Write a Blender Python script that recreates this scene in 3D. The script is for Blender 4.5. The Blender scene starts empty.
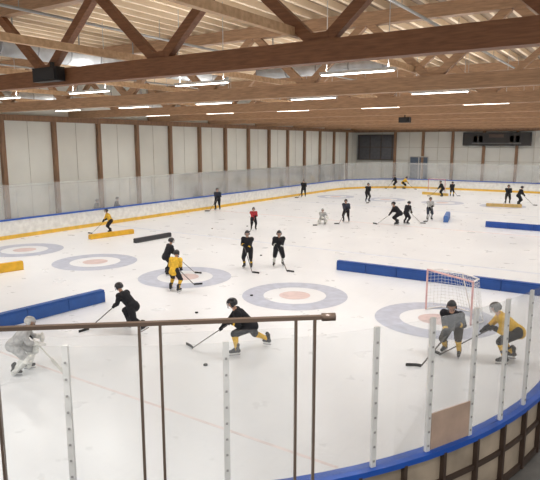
import bpy, math, random
import numpy as np
from mathutils import Vector as V, Matrix
random.seed(4)
scene=bpy.context.scene
col=scene.collection
def lin(c):
    return tuple(((x/255)/12.92 if x/255<=0.04045 else ((x/255+0.055)/1.055)**2.4) for x in c)
MATS={}
def mat(name,rgb,rough=0.6,metal=0.0,var=0.12,scale=3.0,spec=0.5,emit=0,bump=0.0):
    if name in MATS: return MATS[name]
    m=bpy.data.materials.new(name); m.use_nodes=True
    nt=m.node_tree; b=nt.nodes['Principled BSDF']
    c=lin(rgb)
    tc=nt.nodes.new('ShaderNodeTexCoord'); n=nt.nodes.new('ShaderNodeTexNoise')
    n.inputs['Scale'].default_value=scale; n.inputs['Detail'].default_value=4
    nt.links.new(tc.outputs['Object'],n.inputs['Vector'])
    r=nt.nodes.new('ShaderNodeValToRGB')
    r.color_ramp.elements[0].position=0.3; r.color_ramp.elements[1].position=0.7
    r.color_ramp.elements[0].color=tuple(max(0,x*(1-var)) for x in c)+(1,)
    r.color_ramp.elements[1].color=tuple(min(1,x*(1+var)) for x in c)+(1,)
    nt.links.new(n.outputs['Fac'],r.inputs['Fac']); nt.links.new(r.outputs['Color'],b.inputs['Base Color'])
    b.inputs['Roughness'].default_value=rough; b.inputs['Metallic'].default_value=metal
    b.inputs['Specular IOR Level'].default_value=spec
    if emit:
        b.inputs['Emission Color'].default_value=c+(1,); b.inputs['Emission Strength'].default_value=emit
    if bump:
        bp=nt.nodes.new('ShaderNodeBump'); bp.inputs['Strength'].default_value=bump
        nt.links.new(n.outputs['Fac'],bp.inputs['Height']); nt.links.new(bp.outputs['Normal'],b.inputs['Normal'])
    MATS[name]=m; return m
def wood(name,c1,c2,sc=(1,1,1),rough=0.55):
    m=bpy.data.materials.new(name); m.use_nodes=True; nt=m.node_tree; b=nt.nodes['Principled BSDF']
    tc=nt.nodes.new('ShaderNodeTexCoord'); mp=nt.nodes.new('ShaderNodeMapping'); mp.inputs['Scale'].default_value=sc
    n=nt.nodes.new('ShaderNodeTexNoise'); n.inputs['Scale'].default_value=2.0; n.inputs['Detail'].default_value=6
    nt.links.new(tc.outputs['Object'],mp.inputs['Vector']); nt.links.new(mp.outputs['Vector'],n.inputs['Vector'])
    r=nt.nodes.new('ShaderNodeValToRGB'); r.color_ramp.elements[0].position=.32; r.color_ramp.elements[1].position=.68
    r.color_ramp.elements[0].color=lin(c1)+(1,); r.color_ramp.elements[1].color=lin(c2)+(1,)
    nt.links.new(n.outputs['Fac'],r.inputs['Fac']); nt.links.new(r.outputs['Color'],b.inputs['Base Color'])
    b.inputs['Roughness'].default_value=rough
    return m
def glassmat(name,tint,haze,gloss,hazecol):
    m=bpy.data.materials.new(name); m.use_nodes=True; nt=m.node_tree
    for n in list(nt.nodes): nt.nodes.remove(n)
    o=nt.nodes.new('ShaderNodeOutputMaterial'); t=nt.nodes.new('ShaderNodeBsdfTransparent'); t.inputs[0].default_value=tint+(1,)
    d=nt.nodes.new('ShaderNodeBsdfDiffuse'); d.inputs[0].default_value=hazecol+(1,)
    g=nt.nodes.new('ShaderNodeBsdfGlossy'); g.inputs['Roughness'].default_value=.08
    fr=nt.nodes.new('ShaderNodeFresnel'); fr.inputs['IOR'].default_value=1.35
    tc=nt.nodes.new('ShaderNodeTexCoord'); n=nt.nodes.new('ShaderNodeTexNoise'); n.inputs['Scale'].default_value=.6
    nt.links.new(tc.outputs['Object'],n.inputs['Vector'])
    mu=nt.nodes.new('ShaderNodeMath'); mu.operation='MULTIPLY'; mu.inputs[1].default_value=haze*2
    nt.links.new(n.outputs['Fac'],mu.inputs[0])
    m1=nt.nodes.new('ShaderNodeMixShader'); nt.links.new(mu.outputs[0],m1.inputs[0]); nt.links.new(t.outputs[0],m1.inputs[1]); nt.links.new(d.outputs[0],m1.inputs[2])
    mf=nt.nodes.new('ShaderNodeMath'); mf.operation='MULTIPLY'; mf.inputs[1].default_value=gloss
    nt.links.new(fr.outputs[0],mf.inputs[0])
    m2=nt.nodes.new('ShaderNodeMixShader'); nt.links.new(mf.outputs[0],m2.inputs[0]); nt.links.new(m1.outputs[0],m2.inputs[1]); nt.links.new(g.outputs[0],m2.inputs[2])
    nt.links.new(m2.outputs[0],o.inputs[0]); return m

class MB:
    def __init__(s): s.v=[]; s.f=[]; s.m=[]; s.sm=[]
    def add(s,vs,fs,m=0,smooth=False):
        b=len(s.v); s.v+= [tuple(x) for x in vs]
        for f in fs: s.f.append([i+b for i in f]); s.m.append(m); s.sm.append(smooth)
    def box(s,c,size,m=0,rot=0,M=None):
        hx,hy,hz=[a/2 for a in size]
        R=M if M else Matrix.Rotation(rot,3,'Z')
        vs=[V(c)+R@V((x*hx,y*hy,z*hz)) for x,y,z in [(-1,-1,-1),(1,-1,-1),(1,1,-1),(-1,1,-1),(-1,-1,1),(1,-1,1),(1,1,1),(-1,1,1)]]
        s.add(vs,[(0,3,2,1),(4,5,6,7),(0,1,5,4),(1,2,6,5),(2,3,7,6),(3,0,4,7)],m)
    def beam(s,p,q,w,h,m=0,up=(0,0,1)):
        p=V(p);q=V(q);d=(q-p);L=d.length;d.normalize()
        x=d.cross(V(up)); 
        if x.length<1e-4: x=d.cross(V((0,1,0)))
        x.normalize(); z=x.cross(d)
        M=Matrix((x,d,z)).transposed()
        s.box((p+q)/2,(w,L,h),m,M=M)
    def tube(s,p,q,r0,r1,m=0,side=None,k=1.0,n=12,hs=4,flat=False):
        p=V(p);q=V(q);d=q-p
        if d.length<1e-6: d=V((0,0,1e-4))
        L=d.length; d=d.normalized()
        x=V(side) if side is not None else (V((1,0,0)) if abs(d.x)<.9 else V((0,1,0)))
        x=(x-d*x.dot(d)).normalized(); y=d.cross(x)
        rings=[]
        if flat: rings=[(0,r0),(L,r1)]
        else:
            for i in range(hs): a=math.pi/2*(1-(i+.35)/(hs)); rings.append((-r0*math.sin(a),r0*math.cos(a)))
            rings.append((0,r0)); rings.append((L,r1))
            for i in range(hs-1,-1,-1): a=math.pi/2*(1-(i+.35)/(hs)); rings.append((L+r1*math.sin(a),r1*math.cos(a)))
        vs=[]
        for t,r in rings:
            for j in range(n):
                a=2*math.pi*j/n; vs.append(p+d*t+x*(r*k*math.cos(a))+y*(r*math.sin(a)))
        fs=[]
        for i in range(len(rings)-1):
            for j in range(n):
                a=i*n+j;b=i*n+(j+1)%n; fs.append((a,b,b+n,a+n))
        fs.append(tuple(range(n-1,-1,-1))); e=(len(rings)-1)*n; fs.append(tuple(range(e,e+n)))
        s.add(vs,fs,m,True)
    def ell(s,c,r,m=0,M=None,n=14,k=9,keep=None):
        M=M or Matrix.Identity(3); vs=[];ok=[]
        for i in range(k+1):
            for j in range(n):
                t=math.pi*i/k; a=2*math.pi*j/n
                l=V((math.sin(t)*math.cos(a),math.sin(t)*math.sin(a),math.cos(t)))
                ok.append(keep is None or keep(l)); vs.append(V(c)+M@V((l.x*r[0],l.y*r[1],l.z*r[2])))
        fs=[]
        for i in range(k):
            for j in range(n):
                f=(i*n+j,(i+1)*n+j,(i+1)*n+(j+1)%n,i*n+(j+1)%n)
                if all(ok[t] for t in f): fs.append(f)
        s.add(vs,fs,m,True)
    def obj(s,name,mats,parent=None):
        me=bpy.data.meshes.new(name); me.from_pydata(s.v,[],s.f); 
        for m in mats: me.materials.append(m)
        me.polygons.foreach_set('material_index',s.m); me.polygons.foreach_set('use_smooth',s.sm); me.update()
        o=bpy.data.objects.new(name,me); col.objects.link(o)
        if parent: o.parent=parent
        return o
def empty(name,loc=(0,0,0),rot=0,sc=1):
    e=bpy.data.objects.new(name,None); col.objects.link(e); e.location=loc; e.rotation_euler=(0,0,rot); e.scale=(sc,)*3
    e.empty_display_size=.2; return e

# ---------------- materials
M_blue=mat('rail_blue',(24,84,180),.4); M_white=mat('board_white',(228,228,224),.35)
M_yel=mat('kick_yellow',(228,184,70),.4); M_cream=mat('panel_cream',(176,160,140),.5,var=.25,scale=1.5)
M_dk=mat('frame_brown',(70,55,46),.5)
M_beam=wood('glulam',(118,77,50),(142,97,66),(1.2,6,12)); M_beam2=wood('glulam_light',(188,152,116),(216,182,144),(1,4,4))
M_beam3=wood('glulam_mid',(154,122,94),(186,150,118),(1.2,6,12))
M_deck=wood('roof_deck',(142,122,100),(174,152,128),(3,.3,1)); M_purl=wood('purlin',(232,210,178),(246,226,198),(3,.3,1))
M_glass=glassmat('plexi',(.985,.99,.99),.03,.3,(.85,.86,.87)); M_glassf=glassmat('plexi_far',(.95,.96,.96),.18,.7,(.86,.87,.87))

# ---------------- ice
ice=bpy.data.materials.new('ice'); ice.use_nodes=True; nt=ice.node_tree; b=nt.nodes['Principled BSDF']
tc=nt.nodes.new('ShaderNodeTexCoord'); n=nt.nodes.new('ShaderNodeTexNoise'); n.inputs['Scale'].default_value=.18; n.inputs['Detail'].default_value=5; n.inputs['Distortion'].default_value=1.0
nt.links.new(tc.outputs['Object'],n.inputs['Vector'])
r=nt.nodes.new('ShaderNodeValToRGB'); r.color_ramp.elements[0].position=.3; r.color_ramp.elements[1].position=.7
r.color_ramp.elements[0].color=lin((227,229,232))+(1,); r.color_ramp.elements[1].color=lin((237,239,241))+(1,)
nt.links.new(n.outputs['Fac'],r.inputs['Fac'])
prev=r.outputs['Color']
for ang,sc in ((.5,(1.2,26,1)),(-.9,(22,1.0,1))):
    mp=nt.nodes.new('ShaderNodeMapping'); mp.inputs['Rotation'].default_value=(0,0,ang); mp.inputs['Scale'].default_value=sc
    ns=nt.nodes.new('ShaderNodeTexNoise'); ns.inputs['Scale'].default_value=.8; ns.inputs['Detail'].default_value=5; ns.inputs['Distortion'].default_value=.3
    nt.links.new(tc.outputs['Object'],mp.inputs['Vector']); nt.links.new(mp.outputs['Vector'],ns.inputs['Vector'])
    rs=nt.nodes.new('ShaderNodeValToRGB'); rs.color_ramp.elements[0].position=.36; rs.color_ramp.elements[1].position=.5
    rs.color_ramp.elements[0].color=(.972,.974,.976,1); rs.color_ramp.elements[1].color=(1,1,1,1)
    nt.links.new(ns.outputs['Fac'],rs.inputs['Fac'])
    mx=nt.nodes.new('ShaderNodeMix'); mx.data_type='RGBA'; mx.blend_type='MULTIPLY'; mx.inputs[0].default_value=1
    nt.links.new(prev,mx.inputs[6]); nt.links.new(rs.outputs['Color'],mx.inputs[7]); prev=mx.outputs[2]
nt.links.new(prev,b.inputs['Base Color'])
n2=nt.nodes.new('ShaderNodeTexNoise'); n2.inputs['Scale'].default_value=1.2; n2.inputs['Detail'].default_value=4
nt.links.new(tc.outputs['Object'],n2.inputs['Vector'])
mr=nt.nodes.new('ShaderNodeMapRange'); mr.inputs['To Min'].default_value=.24; mr.inputs['To Max'].default_value=.34
nt.links.new(n2.outputs['Fac'],mr.inputs['Value']); nt.links.new(mr.outputs[0],b.inputs['Roughness'])
b.inputs['Specular IOR Level'].default_value=.35

U0,U1,V0,V1,R=-33.3,-1.35,3.05,75.0,10.0
def rr(off,na=28):
    pts=[]
    for cx,cy,a0 in [(U1-R,V0+R,-90),(U1-R,V1-R,0),(U0+R,V1-R,90),(U0+R,V0+R,180)]:
        for i in range(na+1):
            a=math.radians(a0+90*i/na); pts.append(V((cx+(R+off)*math.cos(a),cy+(R+off)*math.sin(a),0)))
    return pts
def ring(mb,o0,o1,z0,z1,m=0):
    A=rr(o0);B=rr(o1);n=len(A)
    vs=[(p.x,p.y,z0) for p in A]+[(p.x,p.y,z0) for p in B]+[(p.x,p.y,z1) for p in B]+[(p.x,p.y,z1) for p in A]
    fs=[]
    for i in range(n):
        j=(i+1)%n
        fs+=[(i,j,n+j,n+i),(n+i,n+j,2*n+j,2*n+i),(2*n+i,2*n+j,3*n+j,3*n+i),(3*n+i,3*n+j,j,i)]
    mb.add(vs,fs,m)
mk=MB(); P=rr(0.05); mk.add([(p.x,p.y,0) for p in P],[tuple(range(len(P)))],0)
def disc(cx,cy,r0,r1,m,z,n=64):
    vs=[];fs=[]
    for i in range(n):
        a=2*math.pi*i/n; vs+= [(cx+r0*math.cos(a),cy+r0*math.sin(a),z),(cx+r1*math.cos(a),cy+r1*math.sin(a),z)]
    for i in range(n):
        j=(i+1)%n; fs.append((2*i,2*i+1,2*j+1,2*j))
    mk.add(vs,fs,m)
for vv in (19.0,58.0):
    for cu in (-29.2,-23.2,-17.1,-11.3,-5.6):
        disc(cu,vv,1.25,2.1,1,.004); disc(cu,vv,.0,.62,2,.004)
def lineu(v,w,m): mk.box(((U0+U1)/2,v,.002),(U1-U0-.2,w,.003),m)
mk.box(((U0+U1)/2,8.9,.002),(26,.08,.003),3); lineu(28.5,.3,4); lineu(51,.3,4); lineu(40,.3,3)
mk.obj('floor',[ice,mat('mark_blue',(184,189,204),.35),mat('mark_red',(212,190,187),.35),mat('mark_pink',(228,217,216),.4),mat('mark_blue2',(216,221,230),.4)])
mb=MB(); mb.box((-16,38,-.13),(46,96,.2)); mb.obj('concrete_floor',[mat('concrete',(110,108,104),.8)])

# ---------------- boards
bd=empty('rink_boards')
mb=MB(); ring(mb,0.03,.10,0,1.16,0); ring(mb,-.0,.03,.0,.24,1); ring(mb,-.03,.20,1.16,1.25,2); 
ring(mb,.10,.17,0.0,.12,3); ring(mb,.10,.17,.62,.70,3); ring(mb,.10,.12,.12,1.16,4)
mb.obj('dasher',[M_white,M_yel,M_blue,M_dk,M_cream],bd)
P=rr(.14,48); seg=[]; tot=0
for i in range(len(P)):
    q=P[(i+1)%len(P)]; L=(q-P[i]).length; seg.append((tot,P[i],q,L)); tot+=L
def at(s):
    s%=tot
    for t,p,q,L in seg:
        if t<=s<=t+L and L>1e-6:
            f=(s-t)/L; d=(q-p).normalized(); return p.lerp(q,f),math.atan2(d.y,d.x)
    return P[0],0
mb=MB(); s=0
while s<tot:
    p,a=at(s); mb.box((p.x,p.y,.6),(.06,.12,1.16),0,a); s+=.8
mb.obj('frame_studs',[M_dk],bd)
GT=3.4
gl=MB(); ring(gl,.085,.105,1.25,GT,0); ob=gl.obj('glass_shield',[M_glassf,M_glass],bd)
for p in ob.data.polygons:
    c=p.center
    if c.y<40 and c.x>-20 or c.x>-5: p.material_index=1
mb=MB()
cx,cy=U1-R,V0+R
near=[84,72,58.6,46.8,34.3,28.5,23,17.9,12.9,6]
def gpost(p,a,z=GT+.02,w=.08):
    mb.box((p.x,p.y,(z+1.2)/2),(w,.05,z-1.2),0,a)
    for k in range(9): 
        zz=1.35+k*.23
        mb.box((p.x,p.y,zz),(.03,.07,.03),1,a)
for t in near:
    a=math.radians(-t); gpost(V((cx+(R+.1)*math.cos(a),cy+(R+.1)*math.sin(a),0)),a+math.pi/2)
arc=R*math.pi/2
s=arc+.3
while s<tot-2:
    p,a=at(s); gpost(p,a,w=.06); s+=2.4
mb.obj('glass_posts',[mat('post_alu',(222,221,218),.4,.0),mat('post_bolt',(150,148,146),.5)],bd)
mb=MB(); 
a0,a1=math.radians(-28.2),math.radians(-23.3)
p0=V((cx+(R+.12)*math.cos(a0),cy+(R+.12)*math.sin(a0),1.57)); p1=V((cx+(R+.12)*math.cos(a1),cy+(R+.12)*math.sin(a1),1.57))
mb.beam(p0,p1,.02,.6); mb.obj('tan_panel',[mat('panel_tan',(186,160,142),.5)],bd)  # tan panel standing on the boards between two glass posts

# ---------------- walls
WL,WF,WR,WN,WT=-36.5,79.0,5.0,-6.0,7.5
M_wall=mat('wall_panel',(228,229,222),.7,var=.05,scale=.4); M_post=wood('wall_post',(124,96,74),(152,118,90),(4,4,.5))
mb=MB(); mb.box((WL-.15,(WF+WN)/2,5.5),(.3,WF-WN+.6,11)); mb.obj('wall_left',[M_wall])
mb=MB(); mb.box(((WL+WR)/2,WF+.15,5.5),(WR-WL,.3,11)); mb.obj('wall_far',[mat('wall_far_panel',(220,221,216),.7,var=.05,scale=.4)])
mb=MB()
v=22.6-4.07*6
while v<WF-.5:
    mb.box((WL+.14,v,WT/2),(.28,.3,WT)); 
    v+=4.07
for i in range(9):
    mb.box((-30.4+4.07*i,WF-.14,WT/2),(.34,.28,WT))
mb.box((WL+.16,(WF+WN)/2,WT+.2),(.32,WF-WN,.4)); mb.box(((WL+WR)/2,WF-.16,WT+.2),(WR-WL,.32,.4))
mb.obj('trim_1',[M_post])
mb=MB(); v=22.6-4.07*6
while v<WF:
    mb.box((WL+.01,v+2.03,WT/2),(.03,.03,WT))
    v+=4.07
mb.box((WL+.01,(WF+WN)/2,3.0),(.03,WF-WN,.05))
for i in range(18): mb.box((-32.4+2.03*i,WF-.02,WT/2),(.06,.04,WT))
for z in (3.6,5.4): mb.box((-13,WF-.02,z),(34,.04,.06))
mb.obj('trim_2',[mat('seam',(190,188,178),.7)])
mb=MB(); mb.box((-33.4,WF-.13,5.4),(5.6,.2,3.6),0); mb.box((-33.4,WF-.26,5.4),(5.6,.06,.1),1)
for i in range(4): mb.box((-35.9+i*1.7,WF-.26,5.4),(.1,.06,3.6),1)
mb.box((-33.4,WF-.26,7.15),(5.6,.06,.1),1);mb.box((-33.4,WF-.26,3.6),(5.6,.06,.1),1)
mb.obj('window_1',[mat('dark_glass',(92,94,100),.2),M_dk])
mb=MB(); mb.box((-26.8,WF-.14,2.3),(2.6,.2,3.6),0)
for x in (-28.1,-26.8,-25.5): mb.box((x,WF-.26,2.3),(.12,.06,3.6),1)
for z in (4.1,3.1): mb.box((-26.8,WF-.26,z),(2.6,.06,.12),1)
mb.obj('door_1',[mat('door_glass',(90,104,122),.2),mat('door_frame',(190,190,185),.5)])
mb=MB(); mb.box((-16.6,WF-.5,6.5),(8.4,.3,1.7),0)
for i in range(2):
    for x in (-19.2,-18.5,-14.7,-14.0): mb.box((x,WF-.67,6.5),(.45,.04,.8),1)
mb.box((-16.6,WF-.67,6.9),(1.8,.04,.4),1); mb.box((-16.6,WF-.67,5.95),(6,.04,.12),2)
for x in (-20,-13.2): mb.box((x,WF-.2,6.5),(.12,.3,1.5),2)
mb.obj('scoreboard',[mat('score_black',(44,44,46),.4),mat('score_digit',(90,76,68),.4),mat('score_trim',(110,110,110),.4)])

# ---------------- roof
mb=MB(); mb.box(((WL+WR)/2,(WF+WN)/2,11.0),(WR-WL+.6,WF-WN+.6,.2)); mb.obj('ceiling',[M_deck])
mb=MB(); u=WL+.5
while u<WR:
    mb.box((u,(WF+WN)/2,10.78),(.14,WF-WN-.1,.24)); u+=.75
mb.obj('roof_purlins',[M_purl])
TB=7.8; CH=.5
def truss(v,first):
    k=0 if first else 1
    mb=MB(); 
    mb.box(((WL+WR)/2,v,TB+CH/2),(WR-WL-.05,.36,CH),k)
    mb.box(((WL+WR)/2,v,10.42),(WR-WL-.05,.36,.45),1)
    u=-11.5-5*5
    while u<WR:
        for sg in (-1,1):
            q=u+sg*2.5
            if WL<q<WR: mb.beam((u+sg*.15,v,TB+CH-.03),(q-sg*.1,v,10.25),.22,.26,k)
        if u>WL+.3: mb.box((u,v,TB+CH+.06),(.5,.24,.22),k)
        u+=5
    mb.obj('roof_truss',[M_beam,M_beam3])
v=12.0-8.14
while v<WF-1:
    truss(v,v<13); v+=8.14
mb=MB(); 
for i in range(6):
    u=-32+i*6.2
    mb.box((u,(WF+WN)/2,TB+.75),(.16,WF-WN-1.5,.2))
mb.obj('longitudinal_brace',[M_beam2])
mb=MB()
for u in (-28.4,-16.3,-6.5): mb.tube((u,2,10.0),(u,77,10.0),.05,.05,n=8,flat=True)
for u in (-28.4,-16.3,-6.5):
    for k in range(12): mb.box((u,5+6*k,10.35),(.02,.02,.7))
mb.obj('sprinkler_pipes',[mat('pipe_grey',(170,170,168),.4,.3)])
def duct(name,p,q,r):
    mb=MB(); mb.tube(p,q,r,r,0,n=24,flat=True); p=V(p);q=V(q);d=(q-p);L=d.length;d.normalize();t=0
    while t<=L: mb.tube(p+d*(t-.03),p+d*(t+.03),r*1.04,r*1.04,1,n=24,flat=True); t+=1.5
    t=.7
    while t<=L: 
        c=p+d*t; mb.box((c.x,c.y,(c.z+10.9)/2),(.04,.04,10.9-c.z),1); t+=3
    mb.obj(name,[mat('duct_steel',(206,210,212),.4,.3),mat('duct_band',(160,162,165),.4,.4)])
duct('ventilation_duct',(-20.2,12.6,9.55),(-20.2,26,9.55),.4)
duct('ventilation_duct',(-15,22,9.1),(-9,22,9.1),.28)
duct('ventilation_duct',(-33.5,5,8.9),(-33.5,76,8.9),.35)
mb=MB(); mb.box((-15.9,11.6,8.1),(1.2,.3,.42),0); mb.box((-15.9,11.43,8.1),(1.04,.04,.3),1); mb.box((-15.9,11.75,8.35),(.1,.1,.3),0)
mb.obj('loudspeaker',[mat('speaker_black',(22,22,24),.5),mat('speaker_grill',(45,45,48),.7)])
mb=MB(); mb.box((-15.5,42,7.7),(.8,.5,.4),0); mb.box((-15.5,41.7,7.7),(.6,.1,.3),1); mb.box((-15.5,42,8.2),(.08,.08,.7),0)
mb.obj('projector',[mat('speaker_black',(22,22,24),.5),mat('speaker_grill',(45,45,48),.7)])
# lamps
M_em=mat('lamp_emitter',(255,250,240),.5,emit=7,var=0.01); M_lh=mat('lamp_housing',(200,200,198),.5)
rows=[2.0]+[16.1+8.14*i for i in range(8)]  # first row is out of view, added to light the near ice
for ri,vv in enumerate(rows):
    k=2.3 if ri==0 else (1.3 if ri==1 else 1)
    for uu in (-31.5,-25.5,-19.5,-13.5,-7.5,-1.0):
        mb=MB(); mb.box((0,0,.05),(2.4,.22,.08),1); mb.box((0,0,0),(2.3,.16,.03),0)
        for x in (-1,1): mb.box((x,0,1.35),(.02,.02,2.6),1)
        o=mb.obj('linear_lamp',[M_em,M_lh]); o.location=(uu,vv,8.05)
        L=bpy.data.lights.new('lamp_light','AREA'); L.shape='RECTANGLE'; L.size=2.2; L.size_y=.15; L.energy=132*k; L.color=(1,.985,.97); L.spread=math.radians(155)
        lo=bpy.data.objects.new('lamp_light',L); col.objects.link(lo); lo.parent=o; lo.location=(0,0,-.04)
        L=bpy.data.lights.new('ceiling_fill','AREA'); L.shape='RECTANGLE'; L.size=2.2; L.size_y=.15; L.energy=60; L.color=(1,.985,.97)  # upward fill, added above each lamp to brighten the ceiling
        lo=bpy.data.objects.new('ceiling_fill',L); col.objects.link(lo); lo.parent=o; lo.location=(0,0,.12); lo.rotation_euler=(math.pi,0,0)

# ---------------- platform & balustrade
cf=V((-.549,.836,0)); cr=V((.836,.549,0))
def cw(X,D,z): 
    p=cr*X+cf*D; return V((p.x,p.y,z))
pl=MB(); a=cw(-3.6,2.72,0);b_=cw(.42,3.22,0)
pts=[a,b_,cw(3.0,2.6,0),cw(3.0,-2.5,0),cw(-3.6,-2.5,0)]
n=len(pts); pl.add([(p.x,p.y,3.62) for p in pts]+[(p.x,p.y,3.85) for p in pts],[tuple(range(n))[::-1],tuple(range(n,2*n))]+[(i,(i+1)%n,n+(i+1)%n,n+i) for i in range(n)])
for p in (cw(-3.2,-2,0),cw(2.6,-2,0),cw(-2.6,1.5,0),cw(2,1.5,0)): pl.box((p.x,p.y,1.78),(.3,.3,3.7))
pl.obj('viewing_platform',[mat('concrete2',(120,118,114),.8)])
bal=empty('glass_balustrade'); mb=MB()
A=cw(-3.6,2.73,5.0);B=cw(.37,3.205,5.0); mb.beam(A,B,.032,.022)
d=(B-A).normalized(); mb.tube(B-d*.07,B+d*.01,.024,.024,0,n=12,flat=True)
for x0,x1 in ((-.735,-.62),(.15,.26),(-1.62,-1.51),(-2.5,-2.39)):
    for x in (x0,x1):
        f=(x+3.6)/3.97; p=A.lerp(B,f); mb.box((p.x,p.y,4.42),(.015,.03,1.14),0,math.atan2(d.y,d.x))
mb.obj('rail_and_posts',[mat('rail_dark',(82,68,58),.35,.2)],bal)
mb=MB()
for x0,x1 in ((-.62,.15),(-1.51,-.735),(-2.39,-1.62)):
    p=A.lerp(B,(x0+3.6)/3.97);q=A.lerp(B,(x1+3.6)/3.97); p.z=q.z=4.45; mb.beam(p,q,.01,.98)
mb.obj('glass_panels',[M_glass],bal)

# ---------------- pads
def pad(name,p,q,h,t,rgb,segL=1.5):
    mb=MB(); p=V(p+(0,));q=V(q+(0,));L=(q-p).length;d=(q-p).normalized();n=max(1,round(L/segL))
    for i in range(n):
        a=p+d*(L*i/n+.01);b=p+d*(L*(i+1)/n-.01)
        for k,(w,z0,z1) in enumerate(((t,.008,h*.85),(t*.75,h*.85,h))):
            a2=a.copy();b2=b.copy();a2.z=b2.z=(z0+z1)/2; mb.beam(a2,b2,w,z1-z0)
    mb.obj(name,[mat('foam_'+str(rgb),rgb,.55)])
pad('foam_divider',(-12,24.2),(-1.6,24.4),.46,.3,(30,76,150))
pad('foam_divider',(-9.4,42.8),(-1.6,42.8),.42,.3,(30,76,160))
pad('foam_divider',(-17.0,14.2),(-17.6,6.4),.48,.3,(38,82,150))
pad('foam_divider',(-24.7,15.9),(-25.6,11.5),.42,.3,(225,175,45))
pad('foam_divider',(-29.0,23.4),(-28.5,26.6),.3,.3,(225,175,45))
pad('foam_divider',(-25.6,24.0),(-25.5,27.0),.28,.25,(56,56,60))
pad('foam_divider',(-22.0,66.5),(-18.8,65.8),.3,.3,(215,180,90))
pad('foam_divider',(-12.6,57.0),(-9.5,57.6),.3,.3,(205,175,110))
pad('foam_divider',(-12.5,43.5),(-13.2,46.5),.5,.35,(70,108,170))

# goal
def goal(loc,rot,sc=1.0,rgb=(218,176,174)):
    e=empty('hockey_goal',loc,rot,sc); mb=MB(); w=.92*1.15;h=1.5;dp=.62;db=1.1; r=.035
    mb.tube((-w,0,0.045),(-w,0,h),r,r); mb.tube((w,0,.045),(w,0,h),r,r); mb.tube((-w,0,h),(w,0,h),r,r)
    base=[(-w,0,.04),(-w*.95,db*.6,.04),(-w*.5,db,.04),(0,db*1.03,.04),(w*.5,db,.04),(w*.95,db*.6,.04),(w,0,.04)]
    top=[(-w,0,h),(-w*.8,dp*.8,h),(-w*.4,dp,h),(0,dp,h),(w*.4,dp,h),(w*.8,dp*.8,h),(w,0,h)]
    for L in (base,top):
        for i in range(6): mb.tube(L[i],L[i+1],r*.8,r*.8,1,n=8)
    mb.tube((0,db*1.03,.04),(0,dp,h),r*.7,r*.7,1,n=8)
    mb.obj('frame',[mat('goal_red'+str(rgb),rgb,.4),mat('goal_white',(236,232,230),.4)],e)
    nb=MB(); r2=.006
    def lerpL(L,t):
        t*=6; i=min(5,int(t)); return V(L[i]).lerp(V(L[i+1]),t-i)
    for i in range(25): nb.tube(lerpL(base,i/24),lerpL(top,i/24),r2,r2,0,n=4,flat=True)
    for k in range(1,12):
        f=k/12
        for i in range(12): nb.tube(lerpL(base,i/12).lerp(lerpL(top,i/12),f),lerpL(base,(i+1)/12).lerp(lerpL(top,(i+1)/12),f),r2,r2,0,n=4,flat=True)
    for i in range(1,12):
        x=-w+2*w*i/12; t=i/12; q=lerpL(top,t); nb.tube((x,0,h),q,r2,r2,0,n=4,flat=True)
    nb.obj('net',[mat('net_white',(232,232,230),.8)],e)
goal((-5.35,19.4,0),math.atan2(-1,1.8))
goal((-22,71.8,0),0.0,1.0,(190,110,110))

# ---------------- players
def ik(a,c,l1,l2,hint):
    d=c-a; L=d.length
    if L>(l1+l2)*.995: c=a+d.normalized()*(l1+l2)*.995; d=c-a; L=d.length
    x=(l1*l1-l2*l2+L*L)/(2*L); y=math.sqrt(max(0,l1*l1-x*x)); dn=d.normalized()
    h=V(hint); h=(h-dn*h.dot(dn)).normalized()
    return a+dn*x+h*y,c
POSES={
'stand':dict(P=(0,-.04,.93),lean=14,fl=(-.17,.0,0,12,0),fr=(.17,.03,0,-12,0),T=(-.12,.26,1.08),az=-35,L=1.42,f1=.28),
'stand2':dict(P=(0,-.03,.90),lean=24,fl=(-.22,.05,0,15,0),fr=(.2,-.05,0,-10,0),T=(-.1,.3,1.0),az=-20,L=1.42,f1=.28),
'glide':dict(P=(0,-.12,.78),lean=42,fl=(-.2,.12,0,8,0),fr=(.2,-.1,0,-14,0),T=(-.12,.3,.9),az=-32,L=1.4,f1=.27),
'stride':dict(P=(0,0,.76),lean=46,fl=(-.08,.22,0,5,0),fr=(.34,-.62,.14,-35,28),T=(-.15,.45,.9),az=-40,L=1.4,f1=.26),
'lunge':dict(P=(0,-.05,.74),lean=44,fl=(-.2,.30,0,5,0),fr=(.42,-.55,.03,-50,8),T=(-.12,.44,.86),az=-25,L=1.4,f1=.26),
'reach':dict(P=(0,-.15,.80),lean=50,fl=(-.2,.1,0,10,0),fr=(.24,-.14,0,-10,0),T=(-.1,.40,.86),az=-5,L=1.45,f1=.26),
'kneel':dict(P=(0,-.15,.50),lean=25,fl=(-.22,-.1,0,15,0),fr=(.22,-.1,0,-15,0),T=(-.1,.3,.7),az=-45,L=1.1,f1=.3),
}
M_skin=mat('skin',(196,150,125),.6); M_steel=mat('blade_steel',(170,172,175),.25,.9); M_eye=mat('eye_dark',(25,20,20),.3); M_lip=mat('lip',(160,90,85),.5)
CN={'k':(38,38,42),'y':(222,178,62),'w':(215,215,210),'g':(175,175,174),'r':(165,56,62),'n':(58,62,74),'b':(72,66,60)}
def cm(c): return mat('cloth_'+c,CN[c],.8,var=.25,scale=9,bump=.15,spec=.2)
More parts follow.
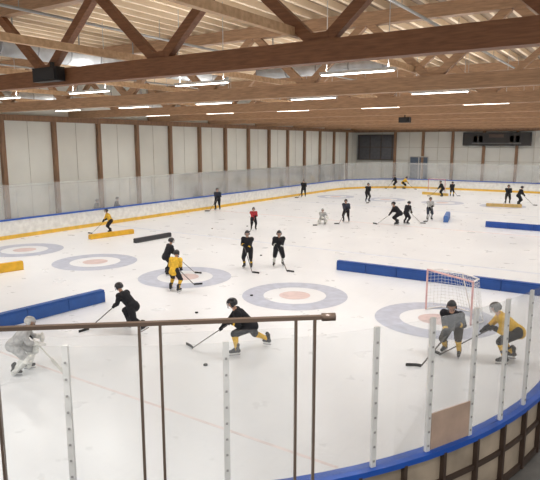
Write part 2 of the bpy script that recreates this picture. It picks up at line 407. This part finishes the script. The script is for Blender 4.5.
def player(loc,face,pose,jer='k',pant='k',sock='k',helm='k',mir=1,sc=1.0,vox=.02,goalie=False,stripe='y',stick=True,glove=None,name=None,twist=0,headyaw=0):
    ps=POSES[pose]; S=lambda t:V((t[0]*mir,t[1],t[2]))
    e=empty(name or ('hockey_goalie' if goalie else 'hockey_player'),(loc[0],loc[1],0.006),math.radians(33.3+face),sc)
    P=S(ps['P']); la=math.radians(ps['lean']); d=V((0,math.sin(la),math.cos(la)))
    tw=math.radians(twist)*mir; rx=V((math.cos(tw),math.sin(tw),0))
    Sh=P+d*.5; hd=V((0,math.sin(la*.55),math.cos(la*.55))); H=Sh+hd*.235+V((0,.015,0))
    bones=[]
    B=MB()
    def bone(p,q,r0,r1,m,k=1.0,side=None,st=None,hemi=True):
        B.tube(p,q,r0,r1,0,side,k,n=14,hs=4); bones.append((p,q,r0*max(1,k*.8),r1*max(1,k*.8),m,st))
    X=V((1,0,0))
    bone(P-X*.09,P+X*.09,.145,.145,1)
    bone(P+d*.0,P+d*.2,.158,.160,0,1.22,X,(0,.35))
    bone(P+d*.2,P+d*.40,.160,.165,0,1.28,rx)
    bone(P+d*.02-V((0,.02,0)),P-d*.05-V((0,.02,0)),.165,.17,0,1.22,X,(0,1.2))
    bone(Sh-rx*.16-d*.03,Sh+rx*.16-d*.03,.095,.095,0)
    bone(Sh-rx*.2-d*.03,Sh-rx*.21-d*.04,.112,.105,0); bone(Sh+rx*.2-d*.03,Sh+rx*.21-d*.04,.112,.105,0)
    bone(Sh,H-hd*.09,.068,.058,3)
    bone(H-hd*.02,H+hd*.04,.088,.088,3)
    bone(H-hd*.07+V((0,.035,0)),H-hd*.02+V((0,.03,0)),.05,.068,3)
    feet=[]
    for sg,key in ((-1,'fl'),(1,'fr')):
        fx,fy,fz,yaw,pit=ps[key]; yaw=math.radians(yaw)*mir; s2=sg*mir
        hip=P+V((s2*.11,0,-.03)); an=V((fx*mir,fy,fz+.17))
        kn,an=ik(hip,an,.44,.40,V((s2*.15,1,.1)))
        bone(hip,kn,.135,.10,1); bone(kn,kn+(an-kn)*.25,.088,.082,2); bone(kn,an,.078,.055,2,st=(.5,.68))
        bone(kn+(an-kn)*.2-V((0,.02,0)),kn+(an-kn)*.5-V((0,.015,0)),.076,.062,2)
        fd=V((-math.sin(yaw)*math.cos(math.radians(pit)),math.cos(yaw)*math.cos(math.radians(pit)),-math.sin(math.radians(pit))))
        feet.append((kn,an,fd))
    T=S(ps['T']); az=math.radians(ps['az'])*mir; L=ps['L']; hz=math.sqrt(max(.01,L*L-T.z**2))
    hdir=V((-math.sin(az),math.cos(az),0)); Bl=V((T.x,T.y,0))+hdir*hz; Bl.z=.035
    sd=(Bl-T).normalized()
    hands=[]
    for sg,f in ((-1,.03),(1,ps['f1'])):
        s2=sg*mir; sh=Sh+rx*(s2*.21)-d*.03; tgt=T+sd*(L*f)
        if goalie: tgt=T+sd*(L*.2) if sg==1 else Sh+V((s2*.36,.3,-.35))
        hv=tgt-sh; 
        el,hn=ik(sh,tgt-hv.normalized()*.06,.29,.25,V((s2*.55,-.6,-.7)))
        bone(sh,el,.086,.072,0); bone(el,hn,.072,.056,0,st=(.35,.65))
        hands.append((el,hn,tgt if (tgt-hn).length<.12 else hn+(tgt-hn).normalized()*.07,s2))
    tmp=B.obj('tmp',[])
    md=tmp.modifiers.new('r','REMESH'); md.mode='VOXEL'; md.voxel_size=vox; md.use_smooth_shade=True
    ms=tmp.modifiers.new('s','SMOOTH'); ms.iterations=3; ms.factor=.6
    dg=bpy.context.evaluated_depsgraph_get(); me=bpy.data.meshes.new_from_object(tmp.evaluated_get(dg)); bpy.data.objects.remove(tmp)
    n=len(me.polygons); C=np.empty(n*3); me.polygons.foreach_get('center',C); C=C.reshape(-1,3)
    best=np.full(n,1e9); mi=np.zeros(n,int)
    for p,q,r0,r1,m,st in bones:
        p=np.array(p);q=np.array(q);dd=q-p; t=np.clip(((C-p)@dd)/max(1e-9,dd@dd),0,1)
        ds=np.linalg.norm(C-(p+t[:,None]*dd),axis=1)-(r0+(r1-r0)*t)
        mm=np.full(n,m)
        if st is not None and stripe: mm[(t>st[0])&(t<st[1])]= 4 if m!=0 or st[0]>0 else m
        if m==0: ds=ds-.012
        w=ds<best; best[w]=ds[w]; mi[w]=mm[w]
    me.materials.clear()
    for m in (cm(jer),cm(pant),cm(sock),M_skin,cm(stripe if stripe else jer)): me.materials.append(m)
    me.polygons.foreach_set('material_index',mi); me.polygons.foreach_set('use_smooth',[True]*n)
    bo=bpy.data.objects.new('body',me); col.objects.link(bo); bo.parent=e
    hy=math.radians(headyaw); Rm=Matrix.Rotation(hy,3,'Z')@Matrix.Rotation(-la*.3,3,'X')
    K=MB(); c=H+V((0,-.005,.02)); W=lambda x,y,z:c+Rm@V((x,y,z))
    K.ell(c,(.118,.148,.128),0,Rm,n=18,k=12,keep=lambda l: l.z>-.62 and not (l.y>.35 and l.z<.22))
    K.ell(c+Rm@V((0,0,.002)),(.126,.15,.134),0,Rm,n=18,k=12,keep=lambda l: abs(l.x)<.5 and l.z>.35)
    for s_ in (-1,1):
        K.ell(W(s_*.112,.0,-.045),(.018,.04,.05),0,Rm,n=8,k=6)
        K.ell(W(s_*.033,.083,.0),(.014,.01,.009),2,Rm,n=8,k=6); K.ell(W(s_*.033,.091,.0),(.006,.004,.006),3,Rm,n=6,k=4)
        K.tube(W(s_*.085,.03,-.05),W(s_*.05,.05,-.125),.006,.006,0,n=6)
        K.ell(W(s_*.09,.01,-.03),(.012,.02,.03),4,Rm,n=8,k=6)
    K.tube(W(0,.09,.0),W(0,.112,-.035),.010,.016,4,n=8); K.ell(W(0,.092,-.068),(.026,.01,.007),5,Rm,n=8,k=5)
    K.tube(W(-.075,.08,.035),W(.075,.08,.035),.02,.02,0,n=8)
    for zz in (0.0,-.035,-.07,-.1):
        pr=None
        for i in range(9):
            a=math.radians(-75+150*i/8); q=W(.105*math.sin(a),.03+.115*math.cos(a),zz)
            if pr: K.tube(pr,q,.0035,.0035,1,n=5,flat=True)
            pr=q
    for a in (-40,-14,14,40):
        a=math.radians(a); K.tube(W(.105*math.sin(a),.03+.115*math.cos(a),.03),W(.1*math.sin(a),.03+.105*math.cos(a),-.105),.0035,.0035,1,n=5,flat=True)
    if goalie: K.ell(W(0,.02,-.03),(.12,.14,.13),0,Rm,n=16,k=10,keep=lambda l:l.y>.1 and l.z<-.15)
    K.obj('helmet_and_face',[mat('helmet_'+helm,CN[helm],.3,var=.05),M_steel,mat('eye_white',(230,228,225),.3),M_eye,M_skin,M_lip],e)
    K=MB()
    for kn,an,fd in feet:
        up=(kn-an).normalized(); up=(up-fd*up.dot(fd)).normalized(); 
        if fd.z>-.2: up=(V((0,0,1))-fd*fd.z).normalized()
        h0=an-fd*.05-up*.05; 
        K.tube(an+up*.05-fd*.01,an-up*.04-fd*.02,.062,.056,0); K.tube(h0,an+fd*.17-up*.065,.052,.042,0,side=fd.cross(up),k=.95)
        K.tube(an+fd*.03+up*.01,an+fd*.13-up*.045,.04,.034,0); K.tube(an-fd*.02+up*.10,an+fd*.01+up*.14,.06,.05,0)
        base=an+fd*.06-up*.115
        M3=Matrix((fd.cross(up),fd,up)).transposed()
        for o in (-.08,.08): K.box(base+fd*o+up*.0,(.03,.07,.035),1,M=M3)
        K.box(base-up*.018,(.02,.26,.018),1,M=M3); K.box(base-up*.038,(.006,.29,.03),2,M=M3)
        K.tube(base-fd*.14-up*.038,base-fd*.155-up*.02,.006,.004,2,n=6)
    K.obj('skates',[mat('skate_black',(28,28,30),.4),mat('skate_white',(215,215,215),.4),M_steel],e)
    K=MB(); gm=cm(glove or 'k')
    for el,hn,tg,s2 in hands:
        fa=(hn-el).normalized(); K.tube(hn-fa*.07,hn+fa*.0,.072,.06,0,n=12)
        o=(hn-tg); o=(o-sd*o.dot(sd)); o=o.normalized() if o.length>1e-3 else V((0,-1,0)); w=sd.cross(o)*s2
        K.tube(hn,tg+o*.042,.045,.042,0,n=10); K.tube(tg+o*.045-sd*.03,tg+o*.045+sd*.035,.034,.032,0,n=10)
        for i,rl in enumerate((1.0,1.08,1.0,.85)):
            off=sd*((i-1.5)*.026); pr=None
            for j,ph in enumerate((10,70,130,190)):
                a=math.radians(ph*rl); q=tg+off+(o*math.cos(a)+w*math.sin(a))*.036
                if pr: K.tube(pr,q,.0145-.001*j,.0135-.001*j,0,n=7,hs=2)
                pr=q
        pr=None
        for j,ph in enumerate((0,-60,-120)):
            a=math.radians(ph); q=tg-sd*(.045-.012*j)+(o*math.cos(a)+w*math.sin(a))*.038
            if pr: K.tube(pr,q,.017,.015,0,n=7,hs=2)
            pr=q
    K.obj('gloves',[gm],e)
    if stick:
        K=MB()
        K.beam(T-sd*.05,Bl,.028,.024,0); K.beam(T-sd*.06,T+sd*.06,.032,.03,1)
        bdv=(hdir*.7+V((hdir.y,-hdir.x,0))*(.7*mir)).normalized()
        hh=.075 if not goalie else .1
        pr=Bl.copy()
        for i in range(1,5):
            q=Bl+bdv*(.075*i)+hdir*(.006*i*i); q.z=.045
            K.beam(pr,q,.014,hh,1); pr=q
        if goalie: K.beam(Bl-sd*.0,Bl-sd*.55,.02,.09,0)
        K.obj('hockey_stick',[mat('stick_shaft'+str(goalie),(84,80,78) if not goalie else (200,198,190),.4),mat('stick_tape',(32,32,32),.7)],e)
    if goalie:
        K=MB()
        for kn,an,fd in feet:
            ax=(kn-an).normalized(); f2=(fd-ax*fd.dot(ax)).normalized(); sx=ax.cross(f2).normalized()
            for o,w_ in ((-.1,.055),(-.035,.065),(.035,.065),(.1,.055)):
                K.tube(an-ax*.06+f2*.07+sx*o,kn+ax*.14+f2*.08+sx*o,w_,w_*.9,0,n=10)
            K.tube(kn+f2*.13-sx*.1,kn+f2*.13+sx*.1,.055,.055,0,n=10)
        el,hn,tg,s2=hands[1]; fa=(hn-el).normalized(); K.beam(hn-fa*.12+V((0,.04,0)),hn+fa*.16+V((0,.05,0)),.2,.06,0)
        el,hn,tg,s2=hands[0]; K.ell(tg,(.12,.06,.14),0,n=12,k=8)
        K.obj('leg_pads_and_blocker',[cm('w')],e)
    return e
player((-13.4,8.35),-80,'glide','g','g','w','g',goalie=True,vox=.018,stripe=None,glove='w')
player((-13.55,12.5),70,'stride','k','k','k','k',vox=.018,stripe=None,mir=-1,sc=1.04)
player((-9.2,12.85),95,'lunge','k','k','y','k',vox=.016,mir=1,sc=1.12)
player((-4.2,15.9),150,'glide','k','b','y','k',vox=.016,mir=1,sc=1.12)
player((-2.75,16.2),75,'reach','y','k','y','b',vox=.016,mir=1,stripe='k',sc=1.14)
player((-15.7,16.8),-20,'stand2','y','k','y','k',vox=.018,mir=1,stripe='k',sc=.98)
player((-18.0,18.8),-60,'stand2','k','k','k','k',vox=.02,stripe=None)
player((-15.8,22.1),170,'stand','k','k','b','k',vox=.02,mir=-1,sc=1.04)
player((-14.8,23.3),185,'stand2','k','k','w','k',vox=.02,mir=-1,stripe='w',sc=1.05)
far=[((-32.2,40.4),170,'stand','n','k','k','k',1.12),((-22.6,32.3),190,'stand','r','k','k','k',.9),
((-32.0,55.6),170,'stand','k','k','k','k',1.1),((-19,39.6),160,'stand2','n','k','k','k',1.03),
((-23.8,54.5),200,'stand','k','k','k','k',1.1),((-15.1,40.2),100,'glide','k','k','k','k',1.15),((-14,44.2),180,'stand','g','n','g','k',1.02),
((-27.6,72.2),90,'stand','k','k','y','k',1.05),((-26.6,72.6),-90,'glide','y','k','y','k',1.1),((-19.1,64.6),90,'stand2','k','k','k','k',1.05),((-18.2,65.2),-30,'stand','k','k','y','k',.95),
((-11.3,60.3),160,'stand','k','k','k','k',1.08),((-10.2,59.8),-90,'stand2','k','k','k','k',1.08),((-29.9,25.9),120,'stand2','y','k','k','k',.95),((-14.7,40.9),-60,'stand2','k','k','k','k',1.0)]
for l,f,p,j,pa,so,h,sc in far: player(l,f,p,j,pa,so,h,sc=sc,vox=.028,stripe=None)
player((-20,37.6),180,'kneel','g','g','w','g',goalie=True,vox=.028,stripe=None,glove='w',sc=.9)
for l in ((-35,29.0),(-35,31)): player(l,-90,'stand','n','n','n','k',vox=.03,stripe=None,stick=False,name='spectator')
mb=MB()
for x,y in ((-9.6,11.4),(-13,15),(-25.4,31.2),(-24,33.5),(-12.7,18),(-17,25)): mb.tube((x,y,.006),(x,y,.04),.06,.06,0,n=14,flat=True)
mb.obj('pucks',[mat('puck',(20,20,20),.6)])

# ---------------- world, camera
w=bpy.data.worlds.new('w'); scene.world=w; w.use_nodes=True
w.node_tree.nodes['Background'].inputs[0].default_value=(.97,.96,.95,1); w.node_tree.nodes['Background'].inputs[1].default_value=.8
cd=bpy.data.cameras.new('camera'); cam=bpy.data.objects.new('camera',cd); col.objects.link(cam)
cd.sensor_width=36; cd.lens=36*570/540; cam.location=(0,0,6)
cam.rotation_euler=(math.radians(90-9.66),0,math.radians(33.3)); cd.clip_end=300
scene.camera=cam
try: scene.view_settings.view_transform='Standard'
except: pass
